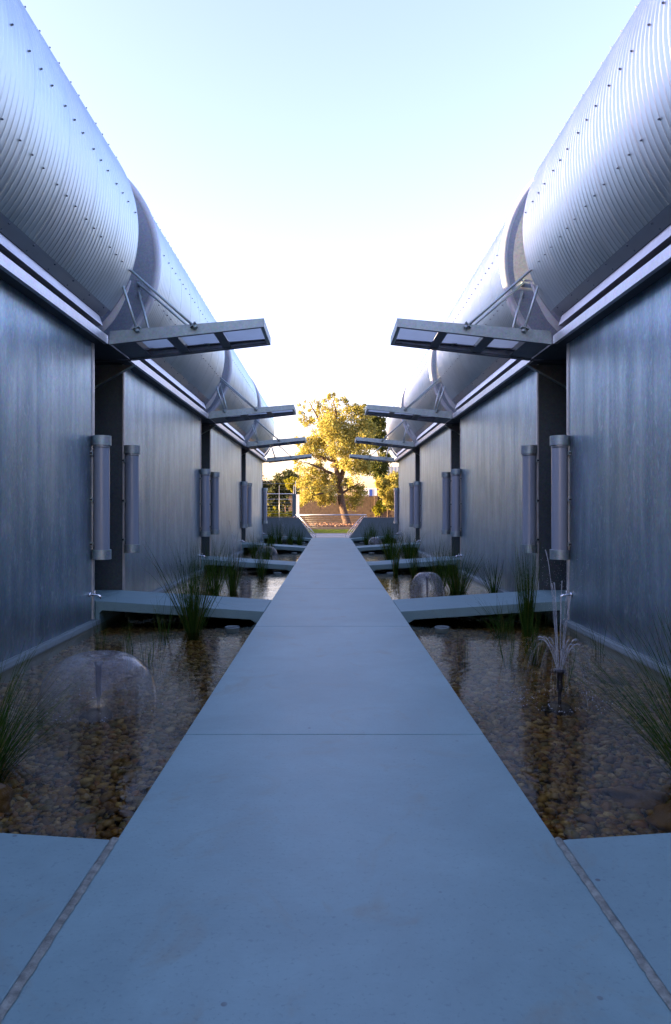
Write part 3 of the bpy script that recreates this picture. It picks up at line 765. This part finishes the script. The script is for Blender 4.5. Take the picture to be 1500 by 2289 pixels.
jets(-1.92, 13.66, 1.0, 'tall thin jet fountain behind rushes in the second left pond')
dome(1.585, 11.2, .29, .42, 'clear water bell fountain in the second right pond', .2)
dome(-1.82, 19.4, .33, .40, 'small water bell fountain in the third left pond', .2)
jets(1.93, 19.6, .75, 'misty jet fountain among rushes in the third right pond')
jets(-1.9, 26.6, .95, 'white jet fountain in front of the left end wall')
dome(1.73, 26.6, .28, .36, 'tiny water bell fountain in the farthest right pond', .2)

# skimmer cups under the bridges
for n in range(0, 4):
    for sx in (-1, 1):
        S = thing('skimmer_cup', (sx*(1.20 if sx < 0 else 1.36), D[n]-.32, 0), '%s white round skimmer cup in the %s pond before a footbridge' % (ORD[n], SIDE[sx]), 'skimmer', 'skimmer cups')
        part('rim', S, M['kerb'], 'skr', lambda m: m.lathe([(.080, WATER-.04), (.090, WATER+.004), (.086, WATER+.016), (.080, WATER+.012), (.070, WATER-.05), (.080, WATER-.04)], 0, 0, 28))
        part('basket', S, M['black'], 'skb', lambda m: m.lathe([(0, WATER+.002), (.076, WATER+.002), (.07, WATER-.06), (0, WATER-.06)], 0, 0, 20))

# ------------------------------------------------------------------ rushes
def rushes(x, y, n, h, spread, label, lean=(0, 0), base=.07, w=.0028, droop=.35):
    n = int(n*.62); w *= .72 if y < 10 else .8; spread *= 1.15
    V, Fc = [], []; seg = 6
    for i in range(n):
        a = random.uniform(0, 2*math.pi); q = random.random()**.7
        bx, by = base*q*math.cos(a)*random.uniform(.3, 1), base*q*math.sin(a)*random.uniform(.3, 1)
        L = h*random.uniform(.5, 1.08); out = spread*q*random.uniform(.6, 1.2)
        dx, dy = math.cos(a)*out+lean[0]*random.uniform(.6, 1.2), math.sin(a)*out+lean[1]*random.uniform(.6, 1.2)
        dr = droop*random.uniform(0, 1)*min(1, out*1.2)
        ww = w*random.uniform(.7, 1.3); pa = random.uniform(0, math.pi); px, py = math.cos(pa), math.sin(pa)
        kink = random.uniform(-.05, .05); bend = random.random() < .07; kb = random.randint(3, 5); bdx, bdy = random.uniform(-.5, .5), random.uniform(-.5, .5)
        o = len(V)
        for k in range(seg+1):
            t = k/seg
            X = bx+dx*L*(t**1.25)+kink*math.sin(t*3); Y = by+dy*L*(t**1.25); Z = BEDZ+(L+.1)*(t-dr*t**2.6*.8)
            if bend and k > kb: X += bdx*L*(t-kb/seg); Y += bdy*L*(t-kb/seg); Z -= 1.3*L*(t-kb/seg)
            wk = ww*(1-t**2.2)+.0004
            V += [(X-px*wk, Y-py*wk, Z), (X+px*wk, Y+py*wk, Z)]
            if k: Fc.append((o+2*k-2, o+2*k-1, o+2*k+1, o+2*k))
    o = link('rush_clump', np_mesh('rush_clump', np.array(V), np.array(Fc), M['rush']), label=label, category='rushes', group='rushes growing in the ponds')
    o.location = (x, y, 0)
rushes(-1.95, 3.80, 560, .72, .95, 'large rush clump spilling in from the left edge of the near pond', (.12, .1), .13, .0028, .8)
rushes(2.0, 3.6, 620, .95, .75, 'big arching rush clump at the right edge of the near pond', (-.22, .1), .13, .0028, .7)
rushes(-1.62, 8.05, 380, 1.15, .52, 'tallest rush clump on the left, in front of the nearest footbridge', (0, 0), .07, .003, .35)
rushes(-1.90, 7.75, 45, .55, .5, 'thin low rush tuft left of the tallest left clump', (0, 0), .08, .003)
rushes(-1.93, 6.55, 42, .46, .18, 'short upright reeds behind the large water bell', (-.05, 0), .05)
rushes(-1.72, 6.45, 34, .38, .22, 'short sparse reeds right of the water bell top', (.05, 0), .10)
rushes(-1.62, 6.25, 9, .30, .4, 'few broken reeds nearest the path in the left pond', (.1, 0), .08)
rushes(-2.5, 7.4, 16, .5, .3, 'very thin reeds near the left wall', (0, 0), .12)
rushes(2.37, 8.25, 300, 1.12, .17, 'tall narrow rush clump in front of the right footbridge', (0, 0), .05, .003)
rushes(2.02, 6.75, 120, .55, .24, 'mid-height rush clump left of the right jet fountain', (.03, 0), .07)
rushes(2.05, 8.1, 110, .5, .75, 'low spreading rushes in the shade of the right footbridge', (-.2, 0), .15, .003, .9)
rushes(1.72, 6.6, 26, .55, .16, 'thin upright reeds in the middle of the right pond', (0, 0), .05)
rushes(1.25, 6.5, 14, .36, .22, 'sparse short reeds near the path in the right pond', (-.04, 0), .10)
rushes(1.95, 5.75, 14, .5, .28, 'leaning thin reeds just left of the right fountain nozzle', (-.1, .1), .05)
rushes(2.72, 6.9, 26, .36, .22, 'small reed tuft beside the right wall kerb', (0, 0), .06)
rushes(-2.03, 11.9, 220, .95, .42, 'rush clump behind the nearest left footbridge, left of the jet', (0, 0), .10, .004)
rushes(-1.73, 12.1, 200, .85, .30, 'narrow rush clump just right beside the left jet fountain', (0, 0), .07, .004)
rushes(-2.55, 12.6, 60, .8, .4, 'faint rushes near the second left pod wall', (0, 0), .1, .004)
rushes(-1.52, 15.0, 110, .7, .35, 'small rush clump before the second left footbridge', (0, 0), .08, .005)
rushes(2.22, 12.0, 330, .88, .55, 'broad dense rush clump right of the second right water bell', (0, 0), .16, .004)
rushes(2.0, 12.6, 200, .95, .40, 'rushes directly behind the broad clump of the second right pond', (0, 0), .12, .004)
rushes(2.85, 11.9, 120, .75, .60, 'spreading rush clump by the second right pod wall', (-.1, 0), .07, .004)
rushes(1.45, 15.2, 110, .95, .2, 'slim rush clump before the second right footbridge', (0, 0), .06, .005)
rushes(1.85, 15.0, 110, .75, .3, 'stubby rush clump right of the slim one by the footbridge', (0, 0), .08, .005)
rushes(1.62, 18.5, 300, 1.0, .42, 'dark rush clump left of the misty right jet', (0, 0), .13, .006)
rushes(2.25, 19.5, 240, .9, .55, 'loose rushes right of the misty right jet', (0, 0), .16, .006)
rushes(-2.15, 19.6, 180, .85, .4, 'rushes left of the third left water bell', (0, 0), .12, .006)
rushes(-1.75, 18.6, 150, .75, .3, 'rushes in front of the third left water bell', (0, 0), .1, .006)
for k, (x, y, h, lab) in enumerate(((-2.3, 27.0, .95, 'rush clump at the far left wall end'), (-1.95, 26.0, 1.05, 'dense rush clump below the far left jet'), (-1.55, 25.8, .95, 'rush clump just right of the far left jet'),
        (-2.0, 22.4, .7, 'dark rush clump before the third left footbridge'), (1.45, 27.2, .9, 'small rush clump nearest the path by the right end wall'), (1.75, 28.2, 1.0, 'tall rush clump before the right end wall'), (2.3, 27.4, .95, 'rush clump at the far right wall end'), (-1.25, 27.5, .85, 'lone slim rush clump before the left end wall'))):
    rushes(x, y, 150, h, .28, lab, (0, 0), .1, .007)

# ------------------------------------------------------------------ end of the court: retaining walls, balustrade
for sx in (-1, 1):
    e = abs(PW[0]) if sx < 0 else PW[1]
    Wl = thing('retaining_wall', (0, 30.78, 0), 'low grey concrete end wall with sloping end on the %s of the path' % SIDE[sx], 'wall', 'concrete end walls')
    part('wall', Wl, M['ret'], ('rw', e), lambda m: m.prism_y([(e-.005, 0.0), (e+.62, .90), (5.5, .90), (5.5, -.33), (e-.005, -.33)], 0, .2), sx, bevel=.008)
    part('coping', Wl, M['beige'], ('rwc', e), lambda m: m.prism_y([(e-.005, .004), (e+.62, .904), (5.5, .904), (5.5, .93), (e+.605, .93), (e-.035, .004)], -.012, .22), sx)
B = thing('balustrade', (0, 31.7, 0), 'steel wire balustrade with one long handrail across the end of the path', 'balustrade')
part('handrail', B, M['rail'], 'hr', lambda m: m.tube([(-1.62, 0, 1.03), (1.66, 0, 1.03)], .028))
for sx in (-1, 1):
    part('sloping_rail', B, M['rail'], 'sr', lambda m: m.tube([(1.50, 0, 1.01), (.70, 0, .10)], .022), sx)
    part('sloping_rail', B, M['rail'], 'sr2', lambda m: m.tube([(1.66, -.5, .98), (.86, -.5, .06)], .02), sx)
    part('sloping_rail', B, M['rail'], 'sr3', lambda m: m.tube([(1.58, -.28, .98), (.78, -.28, .08)], .014), sx)
    part('base_rail', B, M['rail'], 'br', lambda m: m.tube([(.70, 0, .10), (.70, 0, -.01)], .022), sx)
    part('base_rail', B, M['rail'], 'br2', lambda m: m.tube([(.86, -.5, .07), (.86, -.5, -.01)], .02), sx)
    for k in range(9):
        f = (k+.6)/9
        part('rung', B, M['rail'], 'rg%d' % k, lambda m: m.tube([(1.50-.8*f, 0, 1.01-.91*f), (1.66-.8*f, -.5, .98-.92*f)], .006, 6), sx)
part('bottom_rail', B, M['rail'], 'btr', lambda m: m.tube([(-.70, 0, .10), (.70, 0, .10)], .016))
for k in range(9):
    f = (k+1)/10; xx = 1.50-.8*f; z = 1.01-.91*f
    part('wire', B, M['wire'], 'wr%d' % k, lambda m: m.tube([(-xx, 0, z), (xx, 0, z)], .005, 5))
Pp = thing('gate_post', (-1.67, 31.35, 0), 'square grey post standing behind the left end wall', 'post')
part('shaft', Pp, M['ret'], 'gp', lambda m: m.box(-.085, .085, -.08, .08, -.03, 2.0), bevel=.005)
Wp = thing('gate_board', (-1.66, 34.0, 0), 'pale upright panel just right of the grey post', 'panel')
part('panel', Wp, M['white'], 'wp', lambda m: m.box(-.10, .105, -.02, .05, -.03, 2.03), bevel=.004)
part('foot', Wp, M['rail'], 'wpf', lambda m: m.box(-.13, .13, -.06, .09, -.03, .02))

# wire fence and gate on the left
Fw = thing('wire_fence', (0, 38, 0), 'thin wire fence with horizontal rails before the dark hedge', 'fence')
for x in (-5.2, -2.86, -2.05, -1.95):
    part('post', Fw, M['wire'], 'fp%.2f' % x, lambda m, x=x: m.tube([(x, 0, -.03), (x, 0, 2.62 if x < -1.96 else 2.85)], .018 if x != -2.86 else .011, 8))
for z, r in ((2.15, .020), (1.85, .010), (2.72, .006), (1.65, .005), (1.5, .005), (1.35, .005), (1.2, .005), (1.05, .005), (.9, .005), (.7, .005), (.5, .005)):
    part('rail' if r > .009 else 'wire', Fw, M['rail' if r > .009 else 'wire'], 'fr%.2f' % z, lambda m, z=z, r=r: m.tube([(-5.2, 0, z), (-2.05, 0, z)], r, 6))

# ------------------------------------------------------------------ garden beyond
def leaves(name, centers, n, size, mat, parent=None, shell=.45, **props):
    C = np.array(centers, float); w = C[:, 3]**2.2; idx = rng.choice(len(C), n, p=w/w.sum())
    # clumps: sub-centres inside each ball give uneven outline and gaps
    nsub = max(6, n//45); sidx = rng.choice(len(C), nsub, p=w/w.sum())
    d = rng.standard_normal((nsub, 3)); d /= np.linalg.norm(d, axis=1)[:, None]
    sub = C[sidx, :3]+d*(C[sidx, 3]*rng.uniform(shell, 1.0, nsub))[:, None]*np.array([1, .8, 1])
    k = rng.integers(nsub, size=n); d = rng.standard_normal((n, 3))
    P = sub[k]+d*(np.minimum(C[sidx[k], 3]*.22, .19))[:, None]
    a = rng.standard_normal((n, 3)); a /= np.linalg.norm(a, axis=1)[:, None]
    b = np.cross(a, rng.standard_normal((n, 3))); b /= np.linalg.norm(b, axis=1)[:, None]
    s = (size*rng.uniform(.6, 1.3, n))[:, None]
    V = np.stack([P-a*s, P+b*s*.5, P+a*s, P-b*s*.5], 1).reshape(-1, 3); F = np.arange(n*4).reshape(-1, 4)
    return link(name, np_mesh(name, V, F, mat), parent, **props)
def px(x, y, Dd): return ((x-739)*Dd/1526, Dd, 1.3+(1138-y)*Dd/1526)
DT = 48.0
T = thing('golden_tree', (1.13, DT, .17), 'large golden leaved tree at the end of the path', 'tree')
def limb(pts, r0, r1, nm='limb'):
    P3 = []
    for q in pts:
        p = Vector(px(q[0], q[1], DT)); p.y += q[2] if len(q) > 2 else 0; P3.append(p-T.location)
    # refine
    out, rad = [], []
    for i in range(len(P3)-1):
        for k in range(4):
            f = k/4; out.append(P3[i].lerp(P3[i+1], f)+Vector((random.uniform(-.03, .03),)*3))
    out.append(P3[-1]); m = len(out)
    rad = [r0+(r1-r0)*i/(m-1) for i in range(m)]
    link(nm, MB().tube([tuple(p) for p in out], rad, 10).mesh(nm, M['bark']), T)
limb([(777, 1175), (770, 1150), (762, 1112), (757, 1075), (752, 1045)], .29, .18, 'trunk')
limb([(757, 1080), (768, 1050, .3), (782, 1010, .6), (800, 970, .8), (812, 935, 1)], .22, .05)
limb([(752, 1045), (745, 1010, 0), (742, 970, 0), (752, 930, -.2), (745, 895, 0)], .22, .04)
limb([(748, 1062), (728, 1053, -.4), (700, 1040, -.8), (680, 1036, -1)], .12, .03)
limb([(746, 1030), (720, 1022, .3), (695, 1015, .5), (678, 985, .4)], .13, .03)
limb([(756, 1095), (738, 1100, -.5), (715, 1105, -.9), (695, 1110, -1)], .10, .03)
limb([(762, 1105), (785, 1090, -.3), (805, 1080, -.5)], .10, .03)
limb([(768, 1050), (795, 1035, -.6), (825, 1020, -1)], .11, .03)
limb([(744, 985), (720, 955, .2), (700, 915, .2), (690, 895, .3)], .10, .02)
limb([(786, 1000), (815, 985, .5), (840, 965, .9)], .10, .02)
cl = [(735, 897, 17), (742, 888, 9), (765, 903, 13), (702, 905, 15), (678, 908, 11), (671, 928, 11), (683, 940, 14), (700, 935, 11), (722, 925, 20), (752, 932, 26), (780, 925, 22), (803, 915, 17), (812, 935, 20),
      (735, 960, 28), (765, 965, 32), (795, 965, 26), (822, 960, 20), (700, 990, 20), (715, 975, 20), (688, 1005, 20), (668, 1010, 13), (665, 988, 9), (720, 1005, 26), (755, 1000, 28), (785, 1000, 28), (812, 995, 24), (665, 1038, 14), (660, 1022, 9),
      (692, 1058, 20), (710, 1050, 16), (676, 1075, 17), (690, 1090, 20), (712, 1085, 22), (715, 1112, 18), (684, 1112, 17), (736, 1098, 18), (738, 1118, 14), (745, 1075, 12), (675, 1122, 10), (728, 1068, 14),
      (788, 1035, 24), (808, 1040, 20), (812, 1022, 20), (790, 1070, 18), (788, 1095, 20), (800, 1112, 18), (785, 1128, 13), (812, 1095, 13), (775, 1082, 12), (770, 1045, 18), (752, 1035, 14)]
cen = []
for x, y, r in cl:
    p = px(x, y, DT); rr = r*DT/1526
    cen.append((p[0]-T.location.x, rng.uniform(-1.6, 1.6)*(1 if r > 16 else .6), p[2]-T.location.z, rr))
leaves('crown', cen, 46000, .075, M['leaf'], T, kind='stuff')

def bush(name, label, cat, px_list, Dd, n, size, mat, trunk=None, group=None):
    bx = [px(x, y, Dd) for x, y, r in px_list]
    root = thing(name, (bx[0][0], Dd, 0), label, cat, group)
    cc = [(p[0]-root.location.x, rng.uniform(-.5, .5)*r*Dd/1526, p[2], r*Dd/1526) for p, (x, y, r) in zip(bx, px_list)]
    leaves('crown', cc, n, size, mat, root, kind='stuff')
    for t in (trunk or [((px_list[0][0], 1175), (px_list[0][0], px_list[0][1]))]):
        a, b = Vector(px(*t[0], Dd)), Vector(px(*t[1], Dd)); a.z = 0
        link('trunk', MB().tube([tuple(a-root.location), tuple((a+b)/2-root.location+Vector((.05, 0, 0))), tuple(b-root.location)], [.07, .05, .02], 8).mesh('trunk', M['bark']), root)
    return root
bush('olive_tree', 'dark olive tree behind the right side of the golden tree', 'tree', [(838, 985, 18), (830, 960, 18), (848, 968, 16), (852, 945, 13), (858, 1000, 14), (835, 940, 14), (845, 1045, 20), (822, 1040, 18), (860, 1030, 16), (850, 1065, 16), (855, 925, 8)], 56, 15000, .10, M['leafd'], [((846, 1170), (840, 1040)), ((842, 1060), (846, 960))])
bush('shrub', 'rounded golden shrub in front of the block wall, far right', 'shrub', [(866, 1085, 16), (878, 1072, 16), (872, 1105, 18), (886, 1095, 18), (856, 1100, 10), (850, 1080, 12), (888, 1120, 16), (870, 1130, 12)], 50, 14000, .09, M['leaf'], None, 'garden shrubs')
bush('sapling', 'slender yellow sapling before the block wall', 'small tree', [(848, 1128, 8), (840, 1138, 7), (855, 1138, 7), (847, 1143, 8), (841, 1150, 4), (850, 1120, 5)], 47.5, 2600, .06, M['bright'], [((845, 1175), (842, 1138)), ((847, 1175), (847, 1128)), ((849, 1175), (854, 1138))])
bush('young_tree', 'bright young tree rising above the hedge on the left', 'small tree', [(655, 1078, 9), (648, 1085, 8), (643, 1076, 6), (661, 1088, 7), (652, 1096, 5)], 52, 3000, .08, M['bright'])
bush('shrub', 'glowing lime shrub above the left end wall, behind the fence', 'shrub', [(602, 1150, 8), (616, 1145, 7), (614, 1136, 4), (630, 1152, 7), (640, 1150, 5), (648, 1150, 6), (598, 1140, 5), (590, 1148, 10), (622, 1155, 8), (607, 1158, 9), (640, 1158, 8)], 42, 9000, .05, M['bright'], None, 'garden shrubs')
bush('shrub', 'small shrub with bright tips inside the left hedge shadow', 'shrub', [(637, 1116, 6), (642, 1108, 4), (632, 1122, 6), (638, 1128, 9)], 44, 900, .07, M['hedge'], None, 'garden shrubs')
# hedge: one long mass
hc = []
for i in range(46):
    x = -16+i*.42; hh = 4.0+.5*math.sin(i*.7)+random.uniform(-.2, .3)
    if x > -2.6: continue
    for z in (.5, 1.4, 2.3, hh-.6): hc.append((x+random.uniform(-.2, .2), 60+random.uniform(-.8, .8), z, .75))
Hd = thing('hedge', (0, 60, 0), 'tall dark green hedge beyond the wire fence on the left', 'hedge')
for i in range(len(hc)): hc[i] = (hc[i][0], hc[i][1]-60, hc[i][2], hc[i][3])
leaves('foliage', hc, 60000, .15, M['hedge'], Hd, kind='stuff')
link('stems', MB().box(-15.5, -3.2, .3, .8, -.03, 3.0).mesh('stems', M['hedge']), Hd)

# block wall with individually laid blocks
Bw = thing('block_wall', (0, 52, 0), 'long brown block wall behind the golden tree', 'wall')
bmesh_ = MB().box(0, .392, -.10, 0, 0, .192).mesh('block', M['block'])
cnt = 0
for r in range(11):
    for c in range(27):
        x = -3.2+c*.4+(.2 if r % 2 else 0)
        if cnt >= 297 or x > 6.6: continue
        o = link('block', bmesh_, Bw, (x, random.uniform(-.008, .004), .06+r*.2)); cnt += 1
link('wall_core', MB().box(-3.2, 9, -.06, .1, -.03, 2.25).mesh('wall_core', M['block']), Bw)
for x in (3.32, 6.3): link('pier', MB().box(x, x+.28, -.2, -.105, -.03, 2.32).mesh('pier', M['block']), Bw, bevel=.01)
link('cap', MB().box(-3.2, 9, -.14, .12, 2.262, 2.31).mesh('cap', M['block']), Bw)

# mulch bed, lawn, garden kerb
bed = link('mulch_bed', MB().box(-9, 9, 43.9, 52, -.03, .10).mesh('mulch_bed', M['soil']), kind='structure')
def scatter(name, x0, x1, y0, y1, z, n, size, mat, up, parent=None, **props):
    P = np.stack([rng.uniform(x0, x1, n), rng.uniform(y0, y1, n), np.full(n, z)], 1)
    if up:
        s = size*rng.uniform(.5, 1.2, n); a = rng.uniform(0, 6.28, n); w = np.stack([np.cos(a), np.sin(a), 0*a], 1)*.012
        tip = P+np.stack([rng.normal(0, .25, n)*s, rng.normal(0, .25, n)*s, s], 1)
        V = np.stack([P-w, P+w, tip], 1).reshape(-1, 3); F = np.arange(n*3).reshape(-1, 3)
    else:
        a = rng.standard_normal((n, 3)); a[:, 2] *= .5; a /= np.linalg.norm(a, axis=1)[:, None]; b = np.cross(a, rng.standard_normal((n, 3))); b /= np.linalg.norm(b, axis=1)[:, None]
        P[:, 2] += rng.uniform(0, .16, n)
        s = (size*rng.uniform(.4, 1.4, n))[:, None]
        V = np.stack([P-a*s, P+b*s*.25, P+a*s, P-b*s*.25], 1).reshape(-1, 3); F = np.arange(n*4).reshape(-1, 4)
    return link(name, np_mesh(name, V, F, mat), parent, **props)
scatter('bark_mulch', -6, 8, 44.6, 51.7, .10, 26000, .09, M['mulch'], False, label='rust coloured bark mulch under the golden tree', category='mulch', kind='stuff')
scatter('lawn_grass', -8, 8, 36.5, 42.4, -.03, 60000, .10, M['lawn'], True, label='bright green strip of lawn beyond the path', category='grass', kind='stuff')
Gk = link('garden_kerb', MB().box(-9, 9, 43.4, 43.88, -.03, .16).mesh('garden_kerb', M['wood']), bevel=.01, label='dark timber edge between lawn and mulch', category='garden edging')
link('topsoil', MB().box(-9, -1.95, 31.05, 42.5, -.03, .55).mesh('topsoil', M['soil']), kind='structure', bevel=.05)

# distant buildings
Sh = thing('long_building', (0, 78, 0), 'long low dull roofed building on the left horizon', 'building')
link('wall', MB().box(-26, 1.5, 0, 8, -.03, 4.2).mesh('wall', M['shed']), Sh); link('roof', MB().box(-26.3, 1.8, -.4, 8.4, 4.21, 4.55).mesh('roof', M['shed']), Sh)
Rb = thing('ribbed_building', (6.6, 74, 0), 'pale ribbed metal building above the shrub on the right', 'building')
mbx = MB()
for k in range(34):
    mbx.box(-.9+k*.36, -.9+k*.36+.18, -.06, 0, 2.8, 5.9)
link('cladding', MB().box(-.9, 11.3, .002, 9, -.03, 5.9).mesh('cladding', M['shedroof']), Rb); link('ribs', mbx.mesh('ribs', M['shedroof']), Rb)
link('band', MB().box(-.95, 11.35, -.1, -.062, 3.4, 4.3).mesh('band', M['shed']), Rb)
Bb = thing('banner_kiosk', (3.7, 58, 0), 'small white kiosk with a blue stripe behind the block wall', 'kiosk')
link('body', MB().prism_y([(-1.15, -.03), (-1.15, 2.6), (-.7, 3.1), (.55, 3.1), (.9, 2.6), (.9, -.03)], 0, 1.2).mesh('body', M['white']), Bb)
link('stripe', MB().box(-.42, -.17, -.02, -.003, 1.0, 2.98).mesh('stripe', M['blue']), Bb)
# power lines
for k, x in enumerate((-42, 46)):
    U = thing('utility_pole', (x, 66, 0), 'timber utility pole beyond the pods on the %s' % ('left', 'right')[k], 'utility pole', 'utility poles')
    link('shaft', MB().tube([(0, 0, -.03), (0, 0, 11.2)], [.16, .11], 10).mesh('shaft', M['wood']), U)
    link('crossarm', MB().box(-.06, .06, -.9, .9, 10.2, 10.32).mesh('crossarm', M['wood']), U)
for z, lab in ((9.9, 'topmost'), (9.2, 'middle'), (7.2, 'lowest')):
    pts = [(-42+88*i/30, 66, z-1.1*(1-((i-15)/15)**2)) for i in range(31)]
    link('power_line', MB().tube(pts, .016, 5).mesh('power_line', M['wire']), label='%s thin power line crossing behind the golden tree' % lab, category='power line', group='power lines')
